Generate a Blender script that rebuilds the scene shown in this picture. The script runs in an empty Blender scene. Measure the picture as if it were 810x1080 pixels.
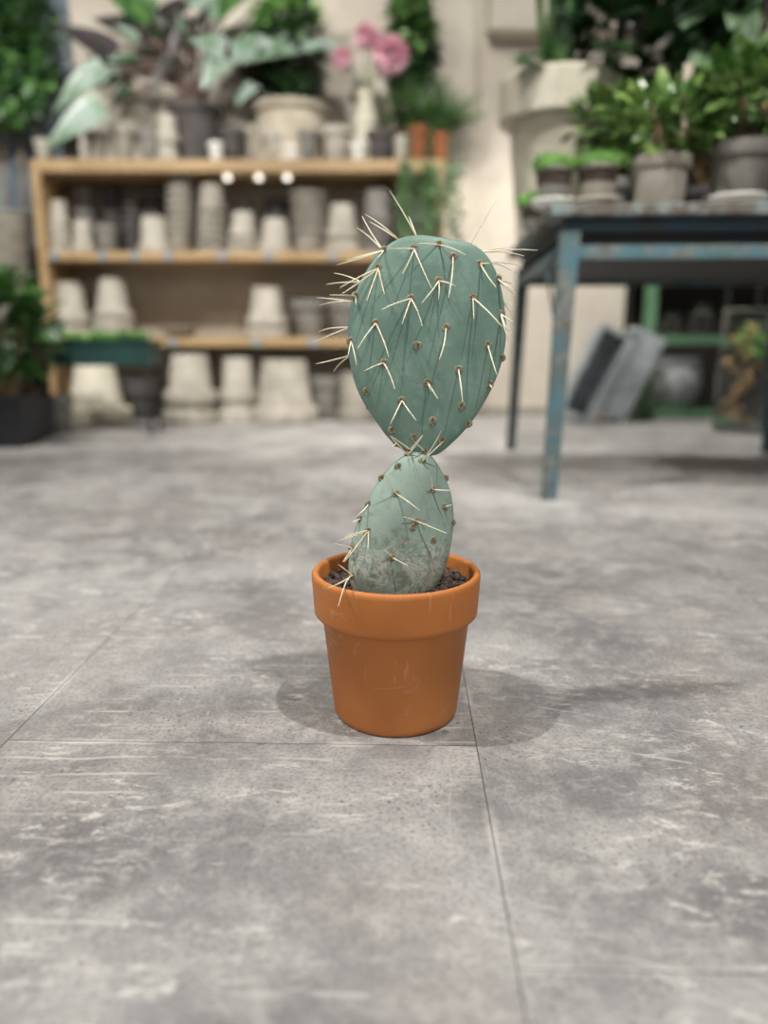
import bpy, math, random
from mathutils import Vector, Matrix
random.seed(11)
R = math.radians
scene = bpy.context.scene
COL = scene.collection
F = 811.0; PITCH = R(12.5); H = 0.45
SP, CP = math.sin(PITCH), math.cos(PITCH)
CAM = Vector((0, 0, H))

# ------------------------------------------------------------------ helpers
def ray(px, py):
    u = (px - 405) / F; v = (540 - py) / F
    return Vector((u, CP + v * SP, -SP + v * CP))
def at(px, py, Y):
    d = ray(px, py)
    return CAM + d * (Y / d.y)
def xat(px, Y, z):                      # x of a pixel column at depth Y and height z
    return (px - 405) / F * (Y * CP - (z - H) * SP)
def mpp(Y, z):                          # metres per pixel
    return (Y * CP - (z - H) * SP) / F

class MB:
    def __init__(s): s.v = []; s.f = []; s.m = []; s.mi = 0
    def add(s, vs, fs):
        o = len(s.v); s.v += [tuple(p) for p in vs]
        for f in fs: s.f.append([o + i for i in f]); s.m.append(s.mi)
    def box(s, lo, hi, M=None):
        x0, y0, z0 = lo; x1, y1, z1 = hi
        vs = [Vector(p) for p in ((x0,y0,z0),(x1,y0,z0),(x1,y1,z0),(x0,y1,z0),(x0,y0,z1),(x1,y0,z1),(x1,y1,z1),(x0,y1,z1))]
        if M: vs = [M @ p for p in vs]
        s.add(vs, [(0,3,2,1),(4,5,6,7),(0,1,5,4),(1,2,6,5),(2,3,7,6),(3,0,4,7)])
    def lathe(s, prof, c=(0,0,0), seg=32, close=True, wob=0, M=None):
        vs = []; n = len(prof)
        for i, (r, z) in enumerate(prof):
            for k in range(seg):
                a = 2 * math.pi * k / seg
                rr = r * (1 + wob * math.sin(3 * a + i))
                p = Vector((c[0] + rr * math.cos(a), c[1] + rr * math.sin(a), c[2] + z))
                vs.append(M @ p if M else p)
        fs = []
        for i in range(n - 1):
            for k in range(seg):
                k2 = (k + 1) % seg
                fs.append((i*seg+k, i*seg+k2, (i+1)*seg+k2, (i+1)*seg+k))
        if close:
            fs.append(tuple(reversed(range(seg)))); fs.append(tuple((n-1)*seg + k for k in range(seg)))
        s.add(vs, fs)
    def tube(s, pts, rad, seg=6, cap=True):
        pts = [Vector(p) for p in pts]; n = len(pts)
        if not isinstance(rad, (list, tuple)): rad = [rad] * n
        vs = []; ref = None
        for i, p in enumerate(pts):
            t = (pts[min(i+1, n-1)] - pts[max(i-1, 0)]).normalized()
            if ref is None: ref = t.orthogonal().normalized()
            a = (ref - t * ref.dot(t)).normalized(); b = t.cross(a); ref = a
            for k in range(seg):
                g = 2 * math.pi * k / seg
                vs.append(p + (a * math.cos(g) + b * math.sin(g)) * rad[i])
        fs = [(i*seg+k, i*seg+(k+1) % seg, (i+1)*seg+(k+1) % seg, (i+1)*seg+k) for i in range(n-1) for k in range(seg)]
        if cap: fs += [tuple(reversed(range(seg))), tuple((n-1)*seg+k for k in range(seg))]
        s.add(vs, fs)
    def leaf(s, base, d, up, L, W, n=4, curl=.25, fold=.15, kind='oval'):
        base = Vector(base); d = Vector(d).normalized(); up = Vector(up)
        up = (up - d * up.dot(d))
        up = up.normalized() if up.length > 1e-4 else d.orthogonal().normalized()
        side = d.cross(up); vs = []; fs = []
        for i in range(n + 1):
            t = i / n
            if kind == 'oval': w = math.sin(math.pi * (0.06 + .94 * t) ** .8) ** .8 if t < 1 else 0
            elif kind == 'heart': w = (math.sin(math.pi * (0.18 + .82 * t) ** .62)) if t < 1 else 0
            else: w = (1 - t) ** .55 * (0.55 + .45 * min(1, t * 4)) if t < 1 else 0
            w = max(w, 0.02) * W / 2
            c = base + d * (L * t) - up * (curl * L * t * t)
            vs += [c - side * w + up * (fold * w), c, c + side * w + up * (fold * w)]
        for i in range(n):
            a = i * 3
            fs += [(a, a+1, a+4, a+3), (a+1, a+2, a+5, a+4)]
        s.add(vs, fs)
    def build(s, name, mats, parent=None, smooth=True, loc=None, bevel=0, subsurf=0, angle=40):
        me = bpy.data.meshes.new(name)
        me.from_pydata(s.v, [], s.f)
        if not isinstance(mats, (list, tuple)): mats = [mats]
        for m in mats: me.materials.append(m)
        if len(mats) > 1: me.polygons.foreach_set('material_index', s.m)
        me.update()
        o = bpy.data.objects.new(name, me); COL.objects.link(o)
        if loc is not None: o.location = loc
        if parent: o.parent = parent
        if smooth:
            me.polygons.foreach_set('use_smooth', [True] * len(me.polygons))
            try: me.set_sharp_from_angle(angle=R(angle))
            except Exception: pass
        if bevel:
            b = o.modifiers.new('bevel', 'BEVEL'); b.width = bevel; b.segments = 2; b.limit_method = 'ANGLE'
        if subsurf:
            b = o.modifiers.new('sub', 'SUBSURF'); b.levels = subsurf; b.render_levels = subsurf
        return o

def tag(o, label=None, cat=None, group=None, kind=None):
    if label: o['label'] = label
    if cat: o['category'] = cat
    if group: o['group'] = group
    if kind: o['kind'] = kind
    return o
def thing(name, loc, label, cat, group=None, rz=0):
    o = bpy.data.objects.new(name, None); COL.objects.link(o)
    o.location = loc; o.rotation_euler = (0, 0, rz); o.empty_display_size = .05
    return tag(o, label, cat, group)

# ------------------------------------------------------------------ materials
class NT:
    def __init__(s, name):
        s.mat = bpy.data.materials.new(name); s.mat.use_nodes = True
        s.t = s.mat.node_tree; s.b = s.t.nodes['Principled BSDF']
    def n(s, typ, **k):
        nd = s.t.nodes.new(typ)
        for a, v in k.items(): setattr(nd, a, v)
        return nd
    def l(s, a, b): s.t.links.new(a, b)
    def co(s, scale=(1,1,1), rot=(0,0,0), which='Object', loc=(0,0,0)):
        tc = s.n('ShaderNodeTexCoord'); mp = s.n('ShaderNodeMapping')
        mp.inputs['Scale'].default_value = scale; mp.inputs['Rotation'].default_value = rot; mp.inputs['Location'].default_value = loc
        s.l(tc.outputs[which], mp.inputs['Vector']); return mp.outputs[0]
    def noise(s, vec, scale, detail=4, rough=.5, dist=0):
        nd = s.n('ShaderNodeTexNoise'); nd.inputs['Scale'].default_value = scale
        nd.inputs['Detail'].default_value = detail; nd.inputs['Roughness'].default_value = rough
        nd.inputs['Distortion'].default_value = dist
        s.l(vec, nd.inputs['Vector']); return nd.outputs['Fac']
    def ramp(s, fac, a, b, lo=0., hi=1.):
        m = s.n('ShaderNodeMapRange'); m.interpolation_type = 'SMOOTHSTEP'
        m.inputs['From Min'].default_value = a; m.inputs['From Max'].default_value = b
        m.inputs['To Min'].default_value = lo; m.inputs['To Max'].default_value = hi
        s.l(fac, m.inputs['Value']); return m.outputs[0]
    def math(s, op, a, b=None, c=None):
        m = s.n('ShaderNodeMath', operation=op)
        for i, x in enumerate((a, b, c)):
            if x is None: continue
            if isinstance(x, (int, float)): m.inputs[i].default_value = x
            else: s.l(x, m.inputs[i])
        return m.outputs[0]
    def mix(s, fac, a, b, mode='MIX'):
        m = s.n('ShaderNodeMix', data_type='RGBA', blend_type=mode)
        if isinstance(fac, (int, float)): m.inputs[0].default_value = fac
        else: s.l(fac, m.inputs[0])
        for i, x in ((6, a), (7, b)):
            if isinstance(x, tuple): m.inputs[i].default_value = (*x, 1)
            else: s.l(x, m.inputs[i])
        return m.outputs[2]
    def out(s, col=None, rough=.6, metal=0, bump=None, bs=.3, bd=.002, spec=None):
        if col is not None:
            if isinstance(col, tuple): s.b.inputs['Base Color'].default_value = (*col, 1)
            else: s.l(col, s.b.inputs['Base Color'])
        if isinstance(rough, (int, float)): s.b.inputs['Roughness'].default_value = rough
        else: s.l(rough, s.b.inputs['Roughness'])
        s.b.inputs['Metallic'].default_value = metal
        if spec is not None: s.b.inputs['Specular IOR Level'].default_value = spec
        if bump is not None:
            b = s.n('ShaderNodeBump'); b.inputs['Strength'].default_value = bs; b.inputs['Distance'].default_value = bd
            s.l(bump, b.inputs['Height']); s.l(b.outputs[0], s.b.inputs['Normal'])
        return s.mat

def srgb(r, g, b):
    f = lambda c: (c/255/12.92) if c/255 <= .04045 else ((c/255+.055)/1.055)**2.4
    return (f(r), f(g), f(b))
def mottled(name, c1, c2, scale=8, rough=.8, bump=.15, stretch=(1,1,1), spec=None):
    t = NT(name); v = t.co(stretch)
    nz = t.noise(v, scale, 6, .6); fine = t.noise(v, scale * 9, 3)
    c = t.mix(t.ramp(nz, .35, .65), c1, c2)
    c = t.mix(t.ramp(fine, .3, .7, 0, .22), c, tuple(x * .6 for x in c1))
    return t.out(c, rough, bump=fine, bs=bump, bd=.003, spec=spec)
def leafmat(name, c1, c2, rough=.35, trans=.12, scale=14):
    t = NT(name); v = t.co()
    c = t.mix(t.ramp(t.noise(v, scale, 2), .38, .62), c1, c2)
    t.out(c, rough, spec=.6)
    tr = t.n('ShaderNodeBsdfTranslucent'); t.l(c, tr.inputs[0])
    mx = t.n('ShaderNodeMixShader'); mx.inputs[0].default_value = trans
    t.l(t.b.outputs[0], mx.inputs[1]); t.l(tr.outputs[0], mx.inputs[2])
    t.l(mx.outputs[0], t.t.nodes['Material Output'].inputs[0])
    return t.mat

M = {}
def mk_floor():
    t = NT('concrete_look_planks'); rz = R(1.4)
    v = t.co(rot=(0, 0, rz))            # rotated so planks run slightly right of straight ahead
    sep = t.n('ShaderNodeSeparateXYZ'); t.l(v, sep.inputs[0]); x, y = sep.outputs[0], sep.outputs[1]
    W, L = .541, 1.08
    u = t.math('DIVIDE', t.math('ADD', x, .455), W)
    col = t.math('FLOOR', u); fu = t.math('SUBTRACT', u, col)
    shift = t.math('MULTIPLY', col, -.319 + 2 * L)
    vv = t.math('DIVIDE', t.math('SUBTRACT', t.math('ADD', y, 4 * L), t.math('ADD', shift, .80)), L)
    row = t.math('FLOOR', vv); fv = t.math('SUBTRACT', vv, row)
    du = t.math('MULTIPLY', t.math('MINIMUM', fu, t.math('SUBTRACT', 1, fu)), W)
    dv = t.math('MULTIPLY', t.math('MINIMUM', fv, t.math('SUBTRACT', 1, fv)), L)
    d = t.math('MINIMUM', du, dv)
    seam = t.ramp(d, .0003, .0011, 1, 0)
    wear = t.math('MULTIPLY', t.ramp(d, .0, .009, 1, 0), t.ramp(t.noise(v, 9, 3), .48, .62))
    # per-plank offset of the printed pattern
    cmb = t.n('ShaderNodeCombineXYZ'); t.l(t.math('MULTIPLY', col, 3.7), cmb.inputs[0]); t.l(t.math('MULTIPLY', row, 5.3), cmb.inputs[1])
    va = t.n('ShaderNodeVectorMath', operation='ADD'); t.l(v, va.inputs[0]); t.l(cmb.outputs[0], va.inputs[1])
    p = va.outputs[0]; v0 = v
    def st(sc):
        m = t.n('ShaderNodeMapping'); m.inputs['Scale'].default_value = sc; t.l(p, m.inputs[0]); return m.outputs[0]
    big = t.noise(v0, 2.6, 5, .6); mid = t.noise(p, 11, 6, .65, .3); fine = t.noise(p, 210, 4, .7); med = t.noise(p, 45, 5, .7)
    c = t.mix(t.ramp(big, .36, .66), srgb(122, 121, 121), srgb(172, 170, 168))
    c = t.mix(t.ramp(mid, .44, .66, 0, .6), c, srgb(188, 185, 179))
    c = t.mix(t.ramp(t.noise(v0, 4.2, 4, .6), .50, .66, 0, .55), c, srgb(100, 98, 98))
    c = t.mix(t.ramp(t.noise(v0, 3.3, 2), .45, .65, 0, .3), c, srgb(156, 146, 140))
    c = t.mix(t.ramp(fine, .44, .64, 0, .5), c, srgb(104, 100, 98))
    c = t.mix(t.ramp(med, .48, .70, 0, .35), c, srgb(196, 192, 186))
    # pale scuffs
    area = t.ramp(t.noise(v0, 5.5, 4, .6), .46, .60)
    sc1 = t.ramp(t.noise(st((1, 2.2, 1)), 24, 12, .82, .5), .52, .59)
    sc2 = t.ramp(t.noise(st((.35, 5, 1)), 24, 8, .75, .9), .61, .68)
    sc3 = t.ramp(t.noise(st((6, .5, 1)), 14, 8, .75, 1.2), .61, .69)
    s = t.math('MAXIMUM', t.math('MULTIPLY', sc1, area), t.math('MULTIPLY', t.math('MAXIMUM', sc2, sc3), t.ramp(t.noise(p, 5.1, 2), .42, .62)))
    c = t.mix(t.math('MULTIPLY', s, .68), c, srgb(216, 213, 205))
    # arc-like scratches
    wv = t.n('ShaderNodeTexWave', wave_type='RINGS', rings_direction='Z'); wv.inputs['Scale'].default_value = 9
    wv.inputs['Distortion'].default_value = 2.0; wv.inputs['Detail'].default_value = 4; t.l(p, wv.inputs[0])
    arc = t.math('MULTIPLY', t.ramp(wv.outputs['Fac'], .93, 1.0), t.ramp(t.noise(p, 4.4, 4, .7), .52, .62))
    c = t.mix(t.math('MULTIPLY', arc, .5), c, srgb(205, 203, 198))
    # dark specks
    vo = t.n('ShaderNodeTexVoronoi'); vo.inputs['Scale'].default_value = 95; t.l(p, vo.inputs[0])
    spk = t.math('MULTIPLY', t.ramp(vo.outputs['Distance'], .10, .22, 1, 0), t.ramp(t.noise(p, 6, 3), .50, .62))
    c = t.mix(t.math('MULTIPLY', spk, .75), c, srgb(92, 86, 84))
    vo2 = t.n('ShaderNodeTexVoronoi'); vo2.inputs['Scale'].default_value = 9; t.l(p, vo2.inputs[0])
    spk2 = t.math('MULTIPLY', t.ramp(vo2.outputs['Distance'], .03, .06, 1, 0), t.ramp(t.noise(p, 19, 2), .45, .55))
    c = t.mix(t.math('MULTIPLY', spk2, .6), c, srgb(80, 76, 74))
    c = t.mix(t.math('MULTIPLY', wear, .5), c, srgb(214, 210, 202))
    c = t.mix(t.math('MULTIPLY', seam, .8), c, srgb(62, 60, 60))
    rough = t.ramp(mid, .3, .7, .42, .62)
    hgt = t.math('SUBTRACT', t.math('MULTIPLY', fine, .4), seam)
    return t.out(c, rough, bump=hgt, bs=.35, bd=.0012, spec=.45)
M['floor'] = mk_floor()
M['plaster'] = mottled('cream_plaster', srgb(210, 201, 186), srgb(192, 182, 167), 1.3, .9, .2)
M['slate'] = mottled('slate_wall', srgb(104, 116, 124), srgb(146, 154, 158), 3, .85, .3)
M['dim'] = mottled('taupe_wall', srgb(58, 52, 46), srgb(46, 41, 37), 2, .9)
M['backpanel'] = mottled('taupe_panel', srgb(192, 181, 165), srgb(176, 165, 150), 3, .8, .1)
def mk_wood():
    t = NT('pine_board'); v = t.co((1.2, 14, 14))
    nz = t.noise(v, 3, 5, .6, .8)
    c = t.mix(t.ramp(nz, .35, .68), srgb(180, 151, 110), srgb(148, 120, 82))
    return t.out(c, .5, bump=nz, bs=.1)
M['wood'] = mk_wood()
def mk_terra():
    t = NT('terracotta'); v = t.co()
    c = t.mix(t.ramp(t.noise(v, 9, 5), .35, .7), srgb(192, 118, 60), srgb(203, 130, 70))
    c = t.mix(t.ramp(t.noise(v, 60, 4, .7), .62, .74, 0, .35), c, srgb(164, 94, 52))
    v2 = t.co((16, 16, 1.5))
    c = t.mix(t.ramp(t.noise(v2, 5, 3, .6), .62, .70, 0, .35), c, srgb(226, 178, 136))
    c = t.mix(t.ramp(t.noise(v, 22, 6, .7, 1), .60, .68, 0, .3), c, srgb(220, 180, 150))
    return t.out(c, .55, bump=t.noise(v, 120, 3), bs=.12, bd=.001, spec=.35)
M['terra'] = mk_terra()
M['terra2'] = mottled('terracotta_old', srgb(160, 92, 54), srgb(128, 74, 48), 12)
M['soil'] = mottled('lava_grit', srgb(46, 38, 36), srgb(118, 98, 90), 190, .85, .5)
M['soil2'] = mottled('dark_soil', srgb(46, 38, 30), srgb(70, 58, 46), 60, .95, .4)
M['clay_light'] = mottled('pale_clay', srgb(186, 179, 166), srgb(162, 155, 142), 9, .85)
M['clay_mid'] = mottled('warm_grey_clay', srgb(160, 153, 141), srgb(136, 130, 119), 9, .85)
M['clay_dark'] = mottled('grey_clay', srgb(134, 130, 123), srgb(110, 107, 101), 9, .85)
M['clay_deep'] = mottled('charcoal_clay', srgb(84, 80, 78), srgb(66, 62, 60), 9, .8)
M['cream'] = mottled('cream_stoneware', srgb(214, 207, 188), srgb(194, 186, 166), 7, .75)
M['sand'] = mottled('sandy_stoneware', srgb(206, 196, 176), srgb(180, 168, 148), 7, .85)
M['plastic'] = mottled('black_plastic', srgb(34, 36, 40), srgb(42, 44, 48), 9, .5, .05)
M['trough'] = mottled('dark_green_metal', srgb(30, 58, 56), srgb(42, 74, 68), 6, .45)
M['darkmetal'] = mottled('dark_metal', srgb(24, 25, 26), srgb(38, 35, 32), 12, .6)
M['zinc'] = mottled('galvanised_zinc', srgb(182, 188, 190), srgb(150, 158, 162), 14, .45)
M['rackgreen'] = mottled('green_painted_metal', srgb(104, 144, 110), srgb(86, 122, 88), 12, .5)
M['tag'] = mottled('grey_blue_label', srgb(150, 156, 160), srgb(130, 138, 146), 12, .5)
M['white'] = mottled('white_glaze', srgb(235, 233, 226), srgb(224, 220, 210), 8, .3)
M['bark'] = mottled('bark', srgb(176, 150, 116), srgb(132, 108, 80), 30, .9)
M['darkstem'] = mottled('dark_stem', srgb(84, 66, 58), srgb(104, 82, 70), 30, .7)
M['pink'] = leafmat('pink_petals', srgb(244, 206, 216), srgb(236, 176, 194), .6, .1, 40)
def mk_blue():
    t = NT('chipped_blue_paint'); v = t.co()
    ch = t.ramp(t.noise(v, 13, 7, .7, .4), .42, .58, .1, 1)
    rust = t.mix(t.ramp(t.noise(v, 30, 4), .4, .6), srgb(96, 92, 84), srgb(118, 120, 114))
    blue = t.mix(t.ramp(t.noise(v, 6, 3), .4, .6), srgb(72, 110, 124), srgb(72, 102, 104))
    return t.out(t.mix(ch, rust, blue), .6, bump=ch, bs=.3, bd=.001)
M['blue'] = mk_blue()
M['deepblue'] = mottled('deep_blue_paint', srgb(46, 76, 94), srgb(58, 62, 62), 9, .6)
def mk_rust():
    t = NT('rusty_tabletop'); v = t.co()
    c = t.mix(t.ramp(t.noise(v, 10, 6, .7), .42, .58), srgb(86, 74, 64), srgb(120, 132, 130))
    return t.out(c, .7)
M['rust'] = mk_rust()
L_ = leafmat
M['l_jade'] = L_('jade_leaves', srgb(62, 98, 46), srgb(128, 156, 84), .28)
M['l_dark'] = L_('dark_leaves', srgb(26, 50, 30), srgb(52, 82, 44), .35)
M['l_mid'] = L_('mid_leaves', srgb(92, 130, 66), srgb(46, 82, 42), .35)
M['l_bright'] = L_('bright_leaves', srgb(166, 210, 128), srgb(112, 168, 84), .35, .25)
M['l_fern'] = L_('fern_leaves', srgb(80, 112, 58), srgb(54, 86, 44), .5, .2)
M['l_silver'] = L_('silver_leaves', srgb(160, 176, 164), srgb(118, 142, 116), .3, .12, 7)
M['l_purple'] = L_('purple_leaves', srgb(64, 50, 54), srgb(46, 52, 42), .4, .08)
M['l_hedge'] = L_('hedge_leaves', srgb(90, 132, 66), srgb(46, 84, 44), .45, .15)
M['l_hang'] = L_('pale_leaves', srgb(150, 172, 144), srgb(86, 120, 74), .28, .15)
def mk_glass():
    t = NT('clear_glass'); t.b.inputs['Base Color'].default_value = (.93, .97, .96, 1)
    t.b.inputs['Roughness'].default_value = .03; t.b.inputs['Transmission Weight'].default_value = 1; t.b.inputs['IOR'].default_value = 1.45
    return t.mat
M['glass'] = mk_glass()
def mk_lamp():
    t = NT('lit_bulb'); t.b.inputs['Emission Color'].default_value = (1, .93, .82, 1); t.b.inputs['Emission Strength'].default_value = 2.2
    return t.mat
M['bulb'] = mk_lamp()
def mk_pad(low):
    t = NT('cactus_skin_low' if low else 'cactus_skin'); v = t.co()
    c = t.mix(t.ramp(t.noise(v, 14, 5, .6), .35, .68), (srgb(138, 158, 146) if low else srgb(108, 138, 125)), (srgb(154, 173, 161) if low else srgb(126, 153, 140)))
    c = t.mix(t.ramp(t.noise(v, 60, 5, .7), .50, .72, 0, .5), c, srgb(148, 172, 158))
    c = t.mix(t.ramp(t.noise(v, 35, 6, .7, .6), .58, .70, 0, .3), c, srgb(84, 114, 92))
    # darker fine vertical lines
    vs = t.co((1, 1, .12)); c = t.mix(t.ramp(t.noise(vs, 110, 3, .6), .60, .72, 0, .28), c, srgb(78, 110, 96))
    sc = t.noise(t.co((1, 1, 1), loc=(3, 1, 2)), 34, 2, .5, 3.5)
    if low:
        sep = t.n('ShaderNodeSeparateXYZ'); t.l(t.co(), sep.inputs[0])
        g = t.math('MULTIPLY', t.ramp(sep.outputs[2], .205, .255, 1, 0), t.ramp(t.noise(t.co(loc=(.7, 0, 1.1)), 24, 2), .42, .52))
        k = t.math('MULTIPLY', t.math('MULTIPLY', t.ramp(sc, .44, .50), t.ramp(sc, .62, .56)), g)
        c = t.mix(t.math('MULTIPLY', k, .55), c, srgb(214, 210, 198))
        k2 = t.math('MULTIPLY', t.ramp(t.noise(v, 75, 4, .7), .52, .62), t.ramp(sep.outputs[2], .19, .30, 1, .25))
        c = t.mix(t.math('MULTIPLY', k2, .6), c, srgb(112, 104, 86))
    else:
        k = t.ramp(t.noise(t.co((1,1,1), loc=(1.3, 4, .4)), 26, 8, .8, 2.5), .655, .69)
        c = t.mix(t.math('MULTIPLY', k, .5), c, srgb(160, 178, 150))
    return t.out(c, .5, bump=t.noise(v, 50, 5, .6), bs=.25, bd=.002, spec=.4)
M['pad'] = mk_pad(False); M['padlow'] = mk_pad(True)
M['spine'] = mottled('pale_spine', srgb(250, 244, 222), srgb(236, 222, 186), 30, .5, .05)
M['areole'] = mottled('areole_felt', srgb(110, 82, 46), srgb(200, 168, 102), 500, .9, .5)
M['areole_ring'] = mottled('areole_ring', srgb(164, 162, 140), srgb(112, 108, 84), 420, .8, .3)
M['stonegrey'] = mottled('grey_stoneware', srgb(176, 178, 178), srgb(146, 148, 150), 8, .6)

# ------------------------------------------------------------------ the setting
def struct(name, mb, m, **k):
    o = mb.build(name, m, smooth=False, **k); o['kind'] = 'structure'; return o
m = MB(); m.box((-6, -2, -.1), (6, 6.2, 0)); struct('floor', m, M['floor'])
WY = 4.86
m = MB(); m.box((-1.78, WY, 0), (1.47, 5.7, 3.4)); struct('wall_back', m, M['plaster'])
m = MB(); m.box((-5, WY + .05, 0), (-1.78, 5.7, 3.4)); struct('wall_left', m, M['slate'])
m = MB(); m.box((1.47, 5.55, 0), (5, 5.7, 3.4)); struct('wall_right', m, M['dim'])
m = MB(); m.box((1.47, WY, 1.0), (5, 5.0, 3.4)); struct('trim_3', m, M['plaster'])
xa, xb = xat(452, WY, 1.5), xat(500, WY, 1.5)
m = MB(); m.box((xa, WY - .07, 0), (xb, WY, 3.4)); struct('trim_1', m, M['plaster'], bevel=.02)
m = MB(); m.box((xb + .05, WY - .16, at(500, 43, WY).z), (1.47, WY, 3.4)); struct('trim_2', m, M['plaster'], bevel=.015)
m = MB(); m.box((.42, WY - .015, 0), (1.47, WY, .05)); struct('baseboard_back', m, M['clay_mid'])

# ------------------------------------------------------------------ the cactus in its pot
PX, PY = .0145, .890
cactus = thing('potted_cactus', (PX, PY, 0), 'two-padded prickly pear cactus in an orange terracotta pot on the grey floor', 'cactus')
prof = [(.0, .0), (.070, .0), (.0745, .0015), (.0765, .006), (.0770, .010), (.0895, .1285), (.0912, .1300), (.0968, .1300), (.0985, .1318),
        (.0990, .136), (.1014, .1755), (.1012, .1795), (.0995, .1820), (.0965, .1828), (.0940, .1815), (.0925, .178), (.0905, .150), (.085, .12), (.0, .12)]
m = MB(); m.lathe(prof[1:-1], seg=96, close=True); m.build('terracotta_pot', M['terra'], cactus, angle=60)
# grit
m = MB(); rnd = random.Random(5)
m.lathe([(.0915, .148), (.0918, .158), (.07, .163), (.04, .165), (.012, .166)], seg=32)
ICO = [(0,0,1),(.894,0,.447),(.276,.851,.447),(-.724,.526,.447),(-.724,-.526,.447),(.276,-.851,.447),
       (.724,.526,-.447),(-.276,.851,-.447),(-.894,0,-.447),(-.276,-.851,-.447),(.724,-.526,-.447),(0,0,-1)]
ICF = [(0,1,2),(0,2,3),(0,3,4),(0,4,5),(0,5,1),(1,6,2),(2,7,3),(3,8,4),(4,9,5),(5,10,1),(2,6,7),(3,7,8),(4,8,9),(5,9,10),(1,10,6),(11,7,6),(11,8,7),(11,9,8),(11,10,9),(11,6,10)]
def pebble(mb, c, r, rnd):
    q = [rnd.uniform(.6, 1.25) for _ in range(3)]
    mb.add([Vector(c) + Vector((p[0]*q[0]*r*rnd.uniform(.8,1.1), p[1]*q[1]*r*rnd.uniform(.8,1.1), p[2]*q[2]*r*.8)) for p in ICO], ICF)
for i in range(1500):
    a = rnd.uniform(0, 6.283); rr = .089 * math.sqrt(rnd.random())
    pebble(m, (rr*math.cos(a), rr*math.sin(a), .1625 + .003 * (1-rr/.09) + rnd.uniform(-.001, .0035)), rnd.choice((.0014, .002, .0028, .004, .005)), rnd)
o = m.build('soil', M['soil'], cactus, smooth=False); o['kind'] = 'stuff'

def pad(name, outline, y0, z0, tilt, T, mat, power=2.4, rings=14, yaw=0):
    """a fleshy pad on the plane through (.,y0,z0) leaning back by tilt; outline in pixels"""
    nrm = Vector((math.sin(yaw), -math.cos(yaw) * math.cos(tilt), math.sin(tilt))).normalized(); org = Vector((PX, y0, z0))
    def hit(p, off=0):
        d = ray(*p); o2 = org + nrm * off
        return CAM + d * ((o2 - CAM).dot(nrm) / d.dot(nrm))
    # smooth the outline (closed Catmull-Rom)
    n = len(outline); P = []
    for i in range(n):
        p0, p1, p2, p3 = [Vector(outline[(i + k - 1) % n]) for k in range(4)]
        for s in range(5):
            t = s / 5
            P.append(.5 * ((2*p1) + (-p0+p2)*t + (2*p0-5*p1+4*p2-p3)*t*t + (-p0+3*p1-3*p2+p3)*t**3))
    W = [hit(p) for p in P]; c = sum(W, Vector()) / len(W)
    N = len(W); vs = []; fs = []
    rr = [math.sin(math.pi/2 * (k+1)/rings) for k in range(rings)]
    def th(r, p): return T * max(0, 1 - r ** power) ** .5 * (1 + .10 * math.sin(p.x * 70 + 1) * math.sin(p.z * 55))
    for sgn in (1, -1):
        vs.append(c + nrm * (T * sgn))
        for r in rr[:-1]:
            for w in W:
                p = c + (w - c) * r; vs.append(p + nrm * (th(r, p) * sgn))
    base2 = 1 + (rings-1) * N
    rim0 = 2 * base2
    for w in W: vs.append(w)
    for s, b in ((0, 0), (1, base2)):
        def F_(f): return f if s else tuple(reversed(f))
        for k in range(N):
            k2 = (k+1) % N
            fs.append(F_((b, b+1+k, b+1+k2)))
            for j in range(rings-2):
                a = b+1+j*N
                fs.append(F_((a+k, a+N+k, a+N+k2, a+k2)))
            a = b+1+(rings-2)*N
            fs.append(F_((a+k, rim0+k, rim0+k2, a+k2)))
    mb = MB(); mb.add([v - cactus.location for v in vs], fs)
    o = mb.build(name, mat, cactus, angle=180)
    ang = [math.atan2((w-c).z, (w-c).x) for w in W]; rad = [math.hypot((w-c).z, (w-c).x) for w in W]
    def surf(p, side=1):
        q = hit(p); a = math.atan2((q-c).z, (q-c).x)
        k = min(range(N), key=lambda i: abs((ang[i]-a+math.pi) % (2*math.pi) - math.pi))
        r = min(.985, math.hypot((q-c).z, (q-c).x) / rad[k])
        q = c + (q-c) * min(1, r * rad[k] / max(1e-6, math.hypot((q-c).z, (q-c).x)))
        return q + nrm * (th(r, q) * side), r
    return o, surf, nrm, hit, c, W

UP = [(440,248),(462,250),(480,253),(497,257),(511,267),(521,282),(528,302),(532,324),(534,347),(532,369),(526,392),(517,413),(505,434),(491,453),(475,469),(462,479),
      (448,481),(434,479),(419,471),(407,459),(397,445),(386,429),(376,409),(370,388),(367,366),(367,343),(370,322),(377,303),(388,283),(401,266),(418,253)]
LO = [(437,476),(449,477),(458,485),(466,498),(473,513),(477,531),(478,550),(476,570),(472,590),(464,612),(450,630),(425,640),(398,640),(378,632),(369,613),(368,592),
      (371,570),(379,546),(391,521),(405,499),(421,483)]
pad1, surf1, n1, hit1, c1, W1 = pad('upper_pad', UP, .884, .315, R(4), .0135, M['pad'], yaw=R(4))
pad2, surf2, n2, hit2, c2, W2 = pad('lower_pad', LO, .858, .20, R(9), .020, M['padlow'], yaw=R(17))
tag(pad1, 'large oval upper pad'); tag(pad2, 'smaller lower pad with corky pale scars')
rs = random.Random(3)
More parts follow.
